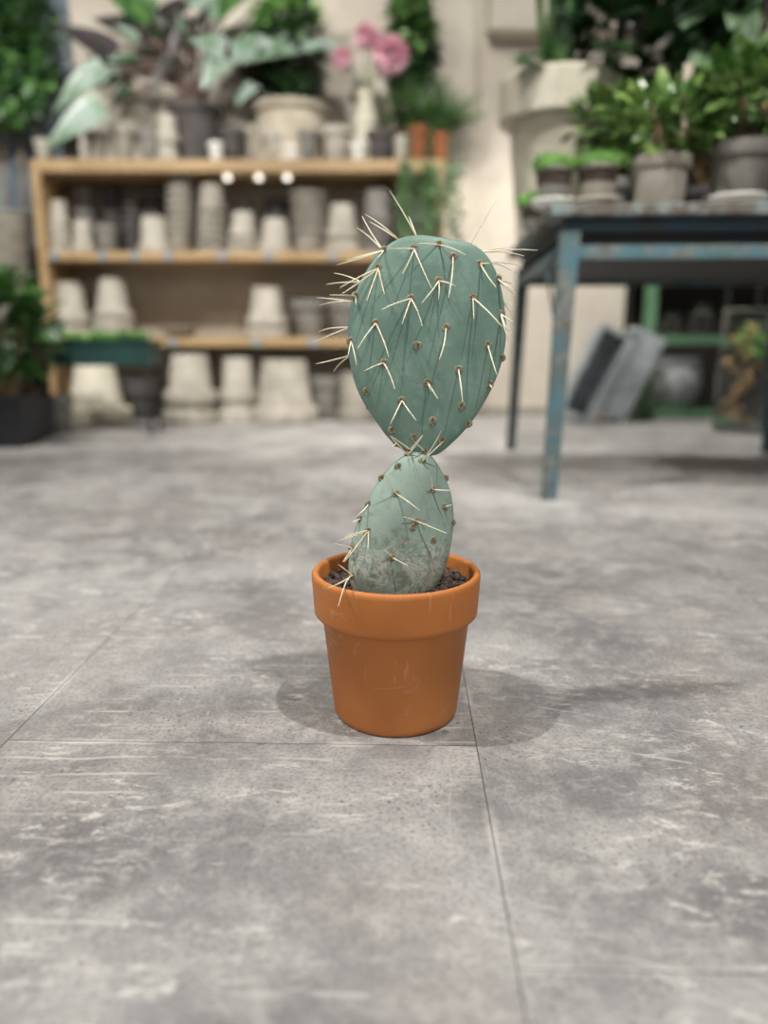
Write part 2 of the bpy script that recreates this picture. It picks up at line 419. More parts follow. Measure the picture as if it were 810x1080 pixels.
def cluster(padobj, pos, nrm, tips, big=1.0, ring=True):
    """areole with its spines: one sub-part"""
    mb = MB(); L0 = Vector(pos) - cactus.location
    up = nrm.orthogonal().normalized(); sd = nrm.cross(up)
    if ring:
        mb.mi = 2; seg = 14; vs = [L0 + nrm * .0007]
        for r, h in ((.0016, .0006), (.0032*big, .0010), (.0046*big, -.0002)):
            for k in range(seg):
                a = 2*math.pi*k/seg; vs.append(L0 + (up*math.cos(a) + sd*math.sin(a)) * r * rs.uniform(.92, 1.12) + nrm * h)
        fs = [(0, 1+k, 1+(k+1) % seg) for k in range(seg)]
        for j in range(2): fs += [(1+j*seg+k, 1+(j+1)*seg+k, 1+(j+1)*seg+(k+1) % seg, 1+j*seg+(k+1) % seg) for k in range(seg)]
        mb.add(vs, fs)
    mb.mi = 1
    for i in range(20):                     # felt tuft of tiny bristles
        a = rs.uniform(0, 6.283); r = rs.uniform(0, .0010) * big
        b = L0 + (up*math.cos(a) + sd*math.sin(a)) * r
        d = (nrm + (up*math.cos(a) + sd*math.sin(a)) * rs.uniform(.2, 1.1)).normalized()
        mb.tube([b, b + d * rs.uniform(.0015, .0034) * big], [.00034, .0001], 4)
    mb.mi = 0
    for tip in tips:
        tp = Vector(tip) - cactus.location; L = (tp - L0).length
        bend = nrm * (L * .05) + Vector((0, 0, .16 * L if tp.z < .178 else 0)) + Vector((rs.uniform(-1, 1), 0, rs.uniform(-1, 1))) * L * .025
        pts = [L0 + (tp - L0) * t + bend * math.sin(math.pi * t) for t in (0, .25, .5, .75, 1)]
        mb.tube(pts, [.00086, .0008, .00072, .00058, .00026], 6)
    return mb.build('spine_cluster', [M['spine'], M['areole'], M['areole_ring']], padobj)
def C1(x, y): return (330 + x/3.375, 200 + y/3.375)
def C2(x, y): return (310 + x/3.68, 450 + y/3.68)
AR1 = [((358,215),[(318,300),(422,350),(262,210)]), ((232,283),[(192,395),(255,372),(95,350),(102,372)]), ((445,200),[(370,192),(543,232)]),
 ((495,243),[(483,385)]), ((592,268),[(652,348),(632,262)]), ((443,330),[(387,403),(446,393),(508,343)]), ((345,393),[(243,428),(318,478),(390,488)]),
 ((563,390),[(673,487),(573,460)]), ((222,478),[(160,565),(270,595)]), ((468,495),[(450,605)]), ((367,558),[]), ((617,555),[(655,660)]),
 ((250,618),[(183,645),(292,710)]), ((403,687),[(420,720),(445,745)]), ((512,642),[(533,755)]), ((192,718),[]), ((313,750),[(275,835),(368,822)]),
 ((625,693),[(640,708)]), ((523,768),[]), ((423,822),[]), ((280,855),[]), ((357,880),[]), ((550,832),[]), ((455,890),[]),
 ((665,445),[(690,522),(710,470),(690,495)]), ((655,320),[(715,355),(690,345)]), ((668,598),[]), ((135,540),[(155,623),(125,590)]),
 ((152,380),[(60,375),(155,412)]), ((248,208),[(85,268),(232,242),(120,250)]), ((345,925),[(275,875),(390,873)]), ((395,930),[(360,895)]), ((300,900),[(280,915)])]
for a, tips in AR1:
    p, r = surf1(C1(*a))
    T = []
    for q in tips:
        L = math.hypot(q[0]-a[0], q[1]-a[1]) / 3.375 * .00112
        T.append(hit1(C1(*q), off=.0135 * max(0, 1-r**2.4)**.5 + L * rs.uniform(.6, 1.0)))
    cluster(pad1, p, n1, T, 1.15)
AR2 = [((485,135),[(572,15),(583,55)]), ((438,100),[(375,38),(500,35)]), ((380,260),[(345,172),(487,325)]), ((518,243),[(612,248),(530,195)]),
 ((452,362),[(595,415),(425,350)]), ((440,385),[]), ((277,400),[(175,442),(195,525),(287,475),(197,428)]), ((285,300),[(245,345)]), ((335,195),[]), ((397,155),[]),
 ((362,500),[(443,540),(350,478)]), ((222,575),[(130,628,.045),(172,698,.058),(172,535)]), ((222,470),[(155,455),(190,525)]), ((568,310),[(612,303)]),
 ((518,435),[]), ((603,370),[]), ((245,355),[(225,372)]), ((583,200),[])]
for a, tips in AR2:
    p, r = surf2(C2(*a))
    T = []
    for q in tips:
        L = math.hypot(q[0]-a[0], q[1]-a[1]) / 3.68 * .0011
        if len(q) == 3: T.append(hit2(C2(q[0], q[1]), off=q[2])); continue
        T.append(hit2(C2(*q), off=.020 * max(0, 1-r**2.4)**.5 + L * rs.uniform(.3, .55) + .001))
    cluster(pad2, p, n2, T, 1.0)
# edge and rear areoles whose long spines stand out past the outline
def rim(pad_, surf, hit, a, tips, side=-1, nr=None):
    p, r = surf(a, side); T = [hit(q, off=off) for q, off in tips]
    d = Vector((p.x - c1.x, 0, p.z - c1.z)).normalized() + (nr or n1) * (.4 * side)
    cluster(pad_, p, d.normalized(), T, 1.0, ring=False)
for a, tips in [((372,318),[((334,314),-.02),((337,322),-.035)]), ((369,345),[((331,361),-.03),((336,350),-.045)]), ((369,375),[((333,384),-.03),((352,392),-.04)]),
                ((380,296),[((344,300),-.02),((352,288),-.04)]), ((404,263),[((382,228),-.03),((376,240),-.02)]), ((421,252),[((385,226),-.02),((390,234),-.04),((410,243),0)]),
                ((440,249),[((411,201),-.01),((431,228),-.03)]), ((496,257),[((524,210),.0)]), ((507,265),[((567,264),-.03),((553,270),-.015),((535,262),-.04)]),
                ((516,276),[((549,280),-.03),((540,286),-.02)]), ((524,295),[((543,312),-.01),((540,300),-.03)]), ((530,318),[((542,334),-.005),((541,322),0)]),
                ((532,345),[((540,352),.0),((537,364),0)]), ((388,430),[]), ((482,252),[])]:
    rim(pad1, surf1, hit1, a, tips)
for a in [(400,300),(450,290),(500,320),(390,360),(440,350),(490,370),(420,400),(470,410),(450,440),(515,360)]:
    p, r = surf1(a, -1)
    T = [p - n1 * rs.uniform(.018, .03) + Vector((rs.uniform(-.025, .025), 0, rs.uniform(-.03, .01))) for _ in range(3)]
    cluster(pad1, p, -n1, T, 1.1)
for a in [(420,515),(455,520),(400,550),(440,560),(465,570)]:
    p, r = surf2(a, -1)
    T = [p - n2 * rs.uniform(.015, .025) + Vector((rs.uniform(-.02, .02), 0, rs.uniform(-.02, .01))) for _ in range(2)]
    cluster(pad2, p, -n2, T, 1.0)

# ------------------------------------------------------------------ clay pots
_cache = {}
def pot_mesh(rt, rb, h, inverted, mat, style='plain'):
    key = (round(rt, 3), round(rb, 3), round(h, 3), inverted, mat, style)
    if key in _cache: return _cache[key]
    rh = h * {'thin': .12, 'ribbed': .2}.get(style, .26); lip = rt * (.2 if style == 'ribbed' else .12); w = max(.006, rt * .07)
    rm = rb + (rt - lip - rb) * (1 - rh / h)
    if style == 'belly':
        pr = [(rb*.9, 0), (rb, .004), (rb + (rm-rb)*.75, h*.2), (rm*1.0, h*.45), (rm*1.02, h-rh), (rt-lip*.3, h-rh+.002), (rt, h-rh*.8), (rt, h-.006), (rt-w*.4, h), (rt-w, h-.004), (rm-w, h-rh), (rb-w*.5, w)]
    elif style == 'bowl':
        pr = [(rb*.8, 0), (rb, .004), (rt*.85, h*.45), (rt, h-.004), (rt-w*.5, h), (rt-w, h-.005), (rt*.75, h*.4), (rb*.6, w)]
    elif style == 'saucer':
        pr = [(rb*.95, 0), (rb, .003), (rt, h-.004), (rt-.004, h), (rt-w, h-.003), (rb-w, .008)]
    else:
        pr = [(rb*.96, 0), (rb, .004), (rm, h-rh), (rt-lip*.25, h-rh+.002), (rt-lip*.05, h-rh+.008), (rt, h-.007), (rt-w*.4, h), (rt-w, h-.004), (rm-w, h-rh), (rb-w*.5, w)]
    mb = MB(); mb.lathe(pr, seg=36)
    if inverted: mb.v = [(x, -y, h - z) for x, y, z in mb.v]
    o = mb.build('flower_pot', M[mat]); me = o.data; bpy.data.objects.remove(o)
    _cache[key] = me
    return me
def put_pot(px, Y, z, wt, wb, h, inverted, mat, label, group=None, style='plain', cat='pot', name='clay_pot', rz=0, tilt=0):
    k = mpp(Y, z)
    me = pot_mesh(wt*k/2, wb*k/2, h*k, inverted, mat, style)
    o = bpy.data.objects.new(name, me); COL.objects.link(o)
    o.location = (xat(px, Y, z), Y, z); o.rotation_euler = (0, tilt, rz)
    return tag(o, label, cat, group)
ORD = ['lowest', 'second up', 'third up', 'fourth up', 'fifth up', 'sixth up', 'seventh up', 'eighth up', 'ninth up', 'tenth up', 'eleventh up']
def stack(px, Y, z, wt, wb, h, n, step, inverted, mat, what, where, grp, style='plain', shrink=1.0):
    k = mpp(Y, z)
    for i in range(n):
        s = shrink ** i
        lab = f'{what} {where}' if n == 1 else f'{what}, {ORD[i] if i < n-1 else "topmost"} in {where}'
        if n > 2 and style == 'plain': style = 'ribbed'
        if n > 2: r = (random.uniform(-.003, .003))
        else: r = 0
        o = put_pot(px, Y, z + i*step*k, wt*s, wb*s, h*s, inverted, mat, lab, grp, style, rz=random.uniform(0, 6))
        o.location.x += r

SY = 4.40; SD = .40
ZT, Z2, Z3 = at(405, 168, SY).z, at(405, 265, SY).z, at(405, 356, SY).z
XL, XR = xat(31, SY, 1.36), xat(469, SY, 1.36)
shelf = thing('wooden_shelf_unit', (0, SY, 0), 'long pine shelf unit holding stacks of grey clay pots, against the cream wall', 'shelf')
bt = .05
for nm, zz, th, lab in (('top_board', ZT, .062, None), ('shelf_board', Z2, .048, None), ('shelf_board', Z3, .048, None)):
    x0, x1 = (XL, XR) if nm == 'top_board' else (XL + bt, XR - bt)
    m = MB(); m.box((x0, 0, zz - th), (x1, SD, zz)); m.build(nm, M['wood'], shelf, smooth=False, bevel=.004)
for x0 in (XL, XR - bt):
    m = MB(); m.box((x0, 0, 0), (x0 + bt, SD, ZT - .062)); m.build('side_panel', M['wood'], shelf, smooth=False, bevel=.004)
m = MB(); m.box((XL + bt, SD - .012, 0), (XR - bt, SD, ZT - .062)); m.build('back_panel', M['backpanel'], shelf, smooth=False)
for px in (57, 108, 142, 176, 234, 283, 350, 400):
    m = MB(); x = xat(px, SY, Z2); m.box((x-.024, -.006, Z2-.046), (x+.024, 0, Z2-.004)); m.build('price_tag', M['tag'], shelf, smooth=False)
for px in (182, 270, 330):
    m = MB(); x = xat(px, SY, Z3); m.box((x-.024, -.006, Z3-.046), (x+.024, 0, Z3-.004)); m.build('price_tag', M['tag'], shelf, smooth=False)
for i, px in enumerate((240, 273, 303)):
    m = MB(); m.lathe([(.004, .03), (.010, .026), (.019, .016), (.0195, .008), (.014, .001), (.004, -.003)], seg=16)
    z = ZT - .062 - .03
    m.build('small_bulb', M['bulb'], shelf, loc=(xat(px, SY+.06, z), .06, z))

g1 = 'clay pots stacked on the upper shelf'; g2 = 'clay pots on the middle shelf'; g3 = 'large clay pots under the lowest shelf'
inv = 'upside-down'
stack(64, SY+.11, Z2, 27, 19, 30, 4, 9, True, 'clay_light', f'{inv} pale clay pot', 'leftmost stack, upper shelf', g1, shrink=.94)
stack(89, SY+.10, Z2, 24, 17, 32, 1, 9, True, 'clay_light', f'small {inv} white-grey clay pot', 'beside the leftmost stack on the upper shelf', g1)
stack(90, SY+.26, Z2, 24, 18, 28, 6, 8, True, 'clay_dark', f'{inv} grey clay pot', 'rear stack behind small white-grey pot, upper shelf', g1)
stack(114, SY+.12, Z2, 24, 19, 28, 1, 9, False, 'clay_dark', 'small upright dull grey clay pot', 'third item along the front of the upper shelf', g1)
stack(120, SY+.28, Z2, 25, 18, 28, 6, 8, True, 'clay_deep', f'{inv} charcoal clay pot', 'third rear stack from left, upper shelf', g1)
stack(141, SY+.24, Z2, 22, 17, 28, 4, 8, False, 'clay_deep', 'upright charcoal clay pot', 'dark stack left of pale cone, upper shelf', g1)
stack(164, SY+.11, Z2, 35, 24, 36, 1, 9, True, 'clay_light', f'single {inv} pale cone-shaped pot', 'between dark stacks on the upper shelf', g1)
stack(163, SY+.29, Z2, 28, 22, 28, 5, 8, False, 'clay_deep', 'upright charcoal clay pot', 'dark stack behind pale cone, upper shelf', g1)
stack(191, SY+.13, Z2, 28, 22, 26, 7, 8, False, 'clay_mid', 'upright warm grey clay pot', 'tall narrow stack, middle of upper shelf', g1)
stack(224, SY+.12, Z2, 34, 26, 28, 6, 8.4, True, 'clay_mid', f'{inv} warm grey clay pot', 'widest tall stack, upper shelf', g1, shrink=.985)
stack(257, SY+.11, Z2, 35, 24, 27, 3, 8, True, 'clay_light', f'{inv} pale clay pot', 'short pale stack below bulbs, upper shelf', g1, shrink=.96)
stack(258, SY+.29, Z2, 28, 22, 28, 5, 7, True, 'clay_dark', f'{inv} grey clay pot', 'stack behind short pale stack, upper shelf', g1)
stack(291, SY+.11, Z2, 37, 25, 34, 1, 6.5, True, 'clay_light', f'single {inv} pale pot', 'left of the ribbed stack of rims, upper shelf', g1)
stack(292, SY+.29, Z2, 28, 23, 28, 5, 7, False, 'clay_deep', 'upright charcoal clay pot', 'dark stack beside ribbed stack, upper shelf', g1)
stack(326, SY+.12, Z2, 38, 29, 24, 5, 9, False, 'clay_mid', 'upright grey clay pot', 'ribbed stack of rims, upper shelf', g1)
stack(361, SY+.11, Z2, 39, 26, 36, 2, 14, True, 'clay_light', f'{inv} pale clay pot', 'pale pair left of cactus top, upper shelf', g1, shrink=.95)
stack(398, SY+.14, Z2, 34, 25, 30, 5, 8, True, 'clay_dark', f'{inv} grey clay pot', 'stack just over cactus top left, upper shelf', g1)
stack(432, SY+.14, Z2, 34, 25, 30, 4, 8, False, 'clay_dark', 'upright grey clay pot', 'stack behind cactus top, upper shelf', g1)
stack(76, SY+.15, Z3, 42, 28, 44, 2, 14, True, 'clay_light', f'{inv} pale clay pot', 'leftmost pair, middle shelf', g2, shrink=.95)
stack(121, SY+.14, Z3, 46, 28, 44, 3, 10, True, 'clay_light', f'{inv} pale tapered clay pot', 'tallest stack, middle shelf', g2, shrink=.95)
put_pot(190, SY+.15, Z3, 38, 24, 11, False, 'clay_mid', 'low warm grey clay dish alone on the middle shelf', None, 'bowl', 'dish', 'clay_dish')
stack(282, SY+.15, Z3, 46, 29, 40, 2, 12, True, 'clay_light', f'{inv} cream-grey clay pot', 'pair right of the dish, middle shelf', g2, shrink=.97)
stack(327, SY+.18, Z3, 40, 28, 38, 1, 12, False, 'clay_dark', 'upright grey clay pot', 'with thick rim, right of the cream-grey pair, middle shelf', g2)
stack(365, SY+.15, Z3, 38, 28, 38, 1, 12, False, 'clay_dark', 'upright grey clay pot', 'at the left edge of the cactus pad on the middle shelf', g2)
put_pot(104, SY-.02, 0, 70, 38, 62, True, 'cream', 'large upside-down cream pot on the floor under the green trough', g3)
stack(152, SY+.16, 0, 42, 30, 34, 2, 9, False, 'clay_deep', 'upright charcoal pot', 'dark floor pair right of cream pot', g3)
stack(202, SY+.03, 0, 58, 38, 52, 2, 20, True, 'clay_light', f'large {inv} pale clay pot', 'wide nested pair on the floor', g3, shrink=.96)
stack(252, SY+.05, 0, 42, 30, 46, 2, 22, True, 'clay_light', f'{inv} pale clay pot', 'narrow nested pair on the floor', g3, shrink=.96)
stack(301, SY+.02, 0, 70, 46, 64, 1, 22, True, 'clay_light', f'very wide {inv} pale pot', 'on the floor, left of the cactus', g3)
stack(344, SY+.14, 0, 34, 26, 46, 1, 12, False, 'clay_dark', 'upright grey pot', 'on the floor between the very wide pot and the cactus', g3)
stack(375, SY+.10, 0, 40, 30, 50, 1, 12, True, 'clay_mid', f'{inv} warm grey pot', 'on the floor, half behind the cactus', g3)
stack(415, SY+.10, 0, 44, 30, 46, 1, 12, True, 'clay_mid', f'{inv} warm grey pot', 'on the floor behind the cactus neck', g3)

# pots at far left
m = MB(); m.box((-.2, -.2, 0), (.2, .2, .56)); crate = m.build('plinth', M['darkmetal'], smooth=False, loc=(xat(6, 4.5, .56), 4.6, 0), bevel=.006)
tag(crate, 'dark square plinth at the far left under a tall stack of bowls', 'plinth')
stack(10, 4.6, .56, 52, 40, 22, 10, 9.5, False, 'clay_light', 'wide warm grey bowl', 'tall stack left of the shelf unit', 'bowls stacked left of the shelf unit', 'thin')
put_pot(63, 3.92, 0, 33, 25, 38, False, 'clay_dark', 'upright grey clay pot on the floor behind the black square pots')

# ------------------------------------------------------------------ foliage
def foliage(mb, c, r, n, L, W, rnd, kind='oval', up=.3, shell=.5, curl=.2, nseg=4, droop=0):
    for i in range(n):
        while True:
            p = Vector((rnd.uniform(-1, 1), rnd.uniform(-1, 1), rnd.uniform(-1, 1)))
            if shell < p.length < 1: break
        q = Vector((c[0]+p.x*r[0], c[1]+p.y*r[1], c[2]+p.z*r[2]))
        d = (p.normalized() + Vector((rnd.uniform(-.7, .7), rnd.uniform(-.7, .7), rnd.uniform(-.5, .5)+up-droop))).normalized()
        s = rnd.uniform(.65, 1.2)
        mb.leaf(q, d, Vector((rnd.uniform(-.6, .6), rnd.uniform(-.9, .3), 1)), L*s, W*s, nseg, curl, .2, kind)
def plant(name, base, pot, label, cat, leaves, group=None, stems=None, stem_mat='bark', foliage_mat='l_jade', soil=True, seed=1, potname='pot', leafname='foliage'):
    """pot = (rt, rb, h, mat, style) or None; leaves(mb, rnd, z0) fills the crown in local coordinates"""
    rnd = random.Random(seed); t = thing(name, base, label, cat, group); z0 = 0
    if pot:
        rt, rb, h, pm, st = pot
        o = bpy.data.objects.new(potname, pot_mesh(rt, rb, h, False, pm, st)); COL.objects.link(o); o.parent = t
        z0 = h * .86
        if soil:
            m = MB(); rr = (rt*.9 if st != 'plain' else rt*.84); m.lathe([(rr*.94, z0-.03), (rr*.97, z0), (rr*.5, z0+.004)], seg=24); m.build('soil', M['soil2'], t)
    if stems:
        m = MB()
        for pts, rads in stems(rnd, z0): m.tube(pts, rads, 7)
        m.build('stem', M[stem_mat], t)
    m = MB(); leaves(m, rnd, z0); m.build(leafname, M[foliage_mat], t, angle=180)
    return t, z0

# far-left hedge plant in tall dark planter hidden low
def hedge_l(m, rnd, z0):
    foliage(m, (0, 0, .55), (.24, .2, .52), 1500, .055, .034, rnd, shell=.3)
hx = at(8, 60, 4.65)
pl = thing('climbing_plant', (hx.x, 4.78, 0), 'dense small-leaved green climber covering the slate wall at the top left', 'plant')
m = MB(); foliage(m, (-.1, -.10, 2.06), (.36, .10, .44), 1500, .07, .045, random.Random(2), shell=.2, up=-.2); m.build('foliage', M['l_hedge'], pl, angle=180)
m = MB()
for k in range(3): m.tube([(-.2+.12*k, .06, 0), (-.22+.12*k, .07, .9), (-.14+.1*k, .03, 1.6), (-.2+.1*k, .0, 2.2)], .008, 6)
m.build('stem', M['bark'], pl)

# shrub at left in black square pot
def sq_pot(t, w, h, mat, name='pot'):
    m = MB(); a, b, i = w/2*.86, w/2, w/2*.9
    vs = [(-a,-a,0),(a,-a,0),(a,a,0),(-a,a,0), (-b,-b,h*.86),(b,-b,h*.86),(b,b,h*.86),(-b,b,h*.86), (-b*1.05,-b*1.05,h*.87),(b*1.05,-b*1.05,h*.87),(b*1.05,b*1.05,h*.87),(-b*1.05,b*1.05,h*.87),
          (-b*1.05,-b*1.05,h),(b*1.05,-b*1.05,h),(b*1.05,b*1.05,h),(-b*1.05,b*1.05,h), (-i,-i,h),(i,-i,h),(i,i,h),(-i,i,h), (-i,-i,h*.85),(i,-i,h*.85),(i,i,h*.85),(-i,i,h*.85)]
    fs = [(3,2,1,0)]
    for j in range(5):
        for k in range(4): k2 = (k+1) % 4; fs.append((j*4+k, j*4+k2, j*4+4+k2, j*4+4+k))
    fs.append((20,21,22,23)); m.add(vs, fs)
    return m.build(name, M[mat], t, smooth=False)
def shrub(px, Y, w, h, label, seed, rad, zc, n, mat='l_mid'):
    rnd = random.Random(seed); t = thing('potted_shrub', (xat(px, Y, 0), Y, 0), label, 'plant', 'shrubs in black square pots')
    sq_pot(t, w, h, 'plastic'); m = MB(); m.box((-w*.44, -w*.44, h*.82), (w*.44, w*.44, h*.9)); m.build('soil', M['soil2'], t)
    m = MB()
    for k in range(5):
        a = k*1.3; m.tube([(0.02*math.cos(a), .02*math.sin(a), h*.85), (.05*math.cos(a), .05*math.sin(a), h+.1), (rad[0]*.6*math.cos(a), rad[1]*.6*math.sin(a), zc)], [.012, .009, .005], 6)
    m.build('stem', M['bark'], t)
    m = MB(); foliage(m, (0, 0, zc), rad, n//2, .12, .06, rnd, shell=.35); m.build('foliage', M[mat], t, angle=180)
k = mpp(3.4, .1)
shrub(14, 3.40, .20, .225, 'leafy green shrub in the front black square pot at the left edge', 4, (.17, .14, .20), .52, 420)
shrub(38, 3.68, .14, .20, 'smaller leafy shrub in a black pot just behind the front one', 5, (.10, .10, .13), .42, 160, 'l_dark')

# trough with seedlings on dark legs
zt0 = .335; TY = 3.92
tx0, tx1 = xat(48, TY, .4), xat(164, TY, .4)
tr = thing('trough_planter', ((tx0+tx1)/2, TY, 0), 'dark green metal trough of seedlings on thin legs in front of the shelf unit', 'planter')
hw = (tx1-tx0)/2
m = MB(); m.box((-hw, -.1, zt0), (hw, .1, zt0+.012)); 
for lo, hi in (((-hw, -.1, zt0+.012), (hw, -.09, zt0+.12)), ((-hw, .09, zt0+.012), (hw, .1, zt0+.12)), ((-hw, -.09, zt0+.012), (-hw+.01, .09, zt0+.12)), ((hw-.01, -.09, zt0+.012), (hw, .09, zt0+.12)),
               ((-hw-.008, -.108, zt0+.108), (hw+.008, -.1, zt0+.124))): m.box(lo, hi)
m.build('trough', M['trough'], tr, smooth=False)
m = MB(); m.box((-hw+.01, -.09, zt0+.08), (hw-.01, .09, zt0+.10)); m.build('soil', M['soil2'], tr)
for sx in (-1, 1):
    for sy in (-1, 1):
        m = MB(); m.box((sx*(hw-.02)-.008, sy*.085-.008, 0), (sx*(hw-.02)+.008, sy*.085+.008, zt0)); m.build('leg', M['darkmetal'], tr, smooth=False)
rnd = random.Random(8); m = MB()
for i in range(70):
    x = rnd.uniform(-hw+.03, hw-.03); y = rnd.uniform(-.07, .07)
    for j in range(6):
        a = rnd.uniform(0, 6.28); m.leaf((x, y, zt0+.10), (math.cos(a)*.8, math.sin(a)*.8, rnd.uniform(.8, 2.2)), (0, 0, 1), rnd.uniform(.05, .095), .02, 3)
m.build('seedlings', M['l_bright'], tr, angle=180)

# ------------------------------------------------------------------ on top of the shelf unit
def P(px, Y=SY+.15, z=None): z = ZT if z is None else z; return Vector((xat(px, Y, z), Y, z))
KT = mpp(SY+.15, ZT)
def top_pot(px, w, h, mat, label, dy=.1, wb=None, style='plain', inverted=False, grp='small pots along the top of the shelf unit'):  # grey pots; their mid and dark clay tones also paint in the shade
    return put_pot(px, SY+dy, ZT, w, wb or w*.72, h, inverted, mat, label, grp, style)
top_pot(48, 20, 22, 'clay_light', 'small pale pot at the left end of the shelf top')
top_pot(76, 20, 30, 'clay_deep', 'small charcoal pot on the shelf top beneath the silver leaf')
top_pot(104, 24, 30, 'clay_mid', 'small warm grey pot left of the brown-stemmed one on the shelf top')
top_pot(132, 26, 36, 'clay_mid', 'warm grey pot between two greys left on the shelf top', .12)
top_pot(160, 26, 32, 'clay_dark', 'grey pot just left of the pale pot pair on the shelf top')
stack(178, SY+.08, ZT, 24, 17, 28, 2, 18, True, 'clay_light', 'pale upside-down pot', 'pair left of big dark pot, shelf top', 'pale pots nested left of the big dark pot')
top_pot(246, 26, 34, 'clay_deep', 'charcoal pot right of the big dark pot on the shelf top', .12)
top_pot(268, 24, 40, 'clay_mid', 'tall narrow warm grey pot on the shelf top', .2)
top_pot(290, 25, 28, 'clay_light', 'small pale pot in front of the big sandy pot on the shelf top', .08)
top_pot(325, 25, 30, 'clay_dark', 'small grey pot in front of the big sandy pot on the shelf top', .08)
top_pot(355, 33, 34, 'clay_light', 'pale rimmed pot left of the flower vase on the shelf top', .09)
top_pot(402, 34, 30, 'clay_deep', 'charcoal pot with dark rim right of the flower vase on the shelf top', .09)
top_pot(424, 20, 24, 'clay_light', 'tiny pale pot beside the terracotta pots on the shelf top', .06)
top_pot(228, 16, 18, 'white', 'tiny white pot in front of the big dark pot on the shelf top', .05)
top_pot(308, 14, 16, 'white', 'tiny white pot between two small pots on the shelf top', .05)
top_pot(378, 16, 18, 'white', 'tiny white pot at the foot of the flower vase on the shelf top', .05)

# big silver-leaved plant
b = P(208, SY+.22); K = mpp(SY+.22, 1.5)
t = thing('silver_leaf_plant', b, 'big plant with broad silver-green and purple leaves in a dark pot on the shelf top', 'plant')
o = bpy.data.objects.new('pot', pot_mesh(58*K/2, 44*K/2, 58*K, False, 'clay_deep', 'thin')); COL.objects.link(o); o.parent = t
m = MB(); m.lathe([(.13, .27), (.133, .285), (.05, .29)], seg=20); m.build('soil', M['soil2'], t)
LV = [ # tip start px, end px, width px, material, depth offset, normal tweak
 ((112,116),(40,152),40,'l_silver',-.18), ((112,74),(52,112),34,'l_silver',-.10), ((236,58),(200,38),34,'l_silver',-.15), ((238,62),(212,92),30,'l_silver',-.2),
 ((245,62),(368,34),40,'l_silver',-.12), ((236,20),(192,-6),30,'l_silver',0), ((120,60),(58,20),34,'l_purple',.0), ((150,40),(96,14),36,'l_purple',.05), ((170,30),(214,-14),36,'l_purple',.1),
 ((130,80),(96,92),26,'l_dark',.1), ((258,52),(300,12),34,'l_purple',.05), ((256,72),(290,96),26,'l_purple',.0), ((176,44),(150,6),26,'l_dark',.1), ((226,20),(262,-10),40,'l_mid',0), ((160,20),(110,-12),40,'l_mid',.05),
 ((140,96),(116,112),22,'l_dark',0), ((184,60),(160,96),22,'l_purple',-.05), ((270,90),(246,110),20,'l_silver',-.1), ((200,20),(176,60),20,'l_purple',-.05)]
rv = random.Random(19)
for k in range(30):
    a_ = rv.uniform(0, 3.14); rr_ = rv.uniform(45, 85); cx, cy = 205, 78
    q0 = (cx + rr_*math.cos(a_)*1.15, cy - rr_*.6*math.sin(a_)); ln = rv.uniform(22, 48)
    LV.append((q0, (q0[0] + ln*math.cos(a_)*1.1, q0[1] - ln*.6*math.sin(a_) + rv.uniform(-8, 16)), rv.uniform(7, 15), rv.choice(('l_purple', 'l_purple', 'l_dark', 'l_silver')), rv.uniform(-.1, .12)))
for (a, e, w, mt, dy) in LV:
    A = at(a[0], a[1], SY+.22+dy) - b; E = at(e[0], e[1], SY+.16+dy) - b
    root = Vector((random.uniform(-.03, .03), random.uniform(-.03, .03), .28))
    m = MB(); mid = (root + A) / 2 + Vector((0, 0, .12)); m.tube([root, (root+mid)/2+Vector((0,0,.05)), mid, A], .006, 6)
    lf = MB(); lf.leaf(A, E - A, Vector((random.uniform(-.3, .3), -.8, .55)), (E-A).length, w*K, 7, .12, .35, 'heart')
    s = lf.build('leaf', M[mt], t, angle=180)
    m.build('leaf_stalk', M['darkstem'], s)

def drape(mb, rnd, z0, r, n, L, W):
    foliage(mb, (0, 0, z0), (r, r, r), n, L, W, rnd)
# plants behind the top row
b = P(308, SY+.23)
plant('potted_vine', b, (82*KT/2, 74*KT/2, 60*KT, 'sand', 'thin'), 'tall dark vine with bright leaf tips in big sandy pot on the shelf top', 'plant',
      lambda m, r, z: (foliage(m, (.0, -.05, .56), (.19, .09, .30), 480, .075, .055, r, 'heart', shell=.3)), foliage_mat='l_dark', seed=4,
      stems=lambda r, z: [([(0,0,z-.02),(.03,0,.5),(.0,.02,.8)], [.012,.009,.004]), ([(0,0,z-.02),(-.05,0,.5),(-.1,.02,.75)], [.012,.009,.004])])
t = bpy.data.objects[-1] if False else None
pv = [o for o in COL.objects if o.name == 'potted_vine'][0]
m = MB(); foliage(m, (0, -.07, .74), (.19, .08, .15), 110, .095, .085, random.Random(6), 'heart', shell=.2); tag(m.build('young_leaves', M['l_bright'], pv, angle=180), 'bright green young leaves')
b = P(428, SY+.27)
plant('trailing_pothos', b, (46*KT/2, 34*KT/2, 60*KT, 'sand', 'thin'), 'tall dark pothos in a sandy pot at the right of the shelf top', 'plant',
      lambda m, r, z: (foliage(m, (.02, .0, .62), (.125, .11, .36), 330, .085, .055, r, 'heart', shell=.2, droop=.4)), foliage_mat='l_dark', seed=9,
      stems=lambda r, z: [([(0,0,z-.02),(.02,0,.6),(.0,0,.9)], [.01,.008,.004])])
pp = [o for o in COL.objects if o.name == 'trailing_pothos'][0]
m = MB(); foliage(m, (.03, -.06, .78), (.11, .08, .17), 80, .09, .07, random.Random(16), 'heart', shell=.2); tag(m.build('young_leaves', M['l_bright'], pp, angle=180), 'bright green young leaves')

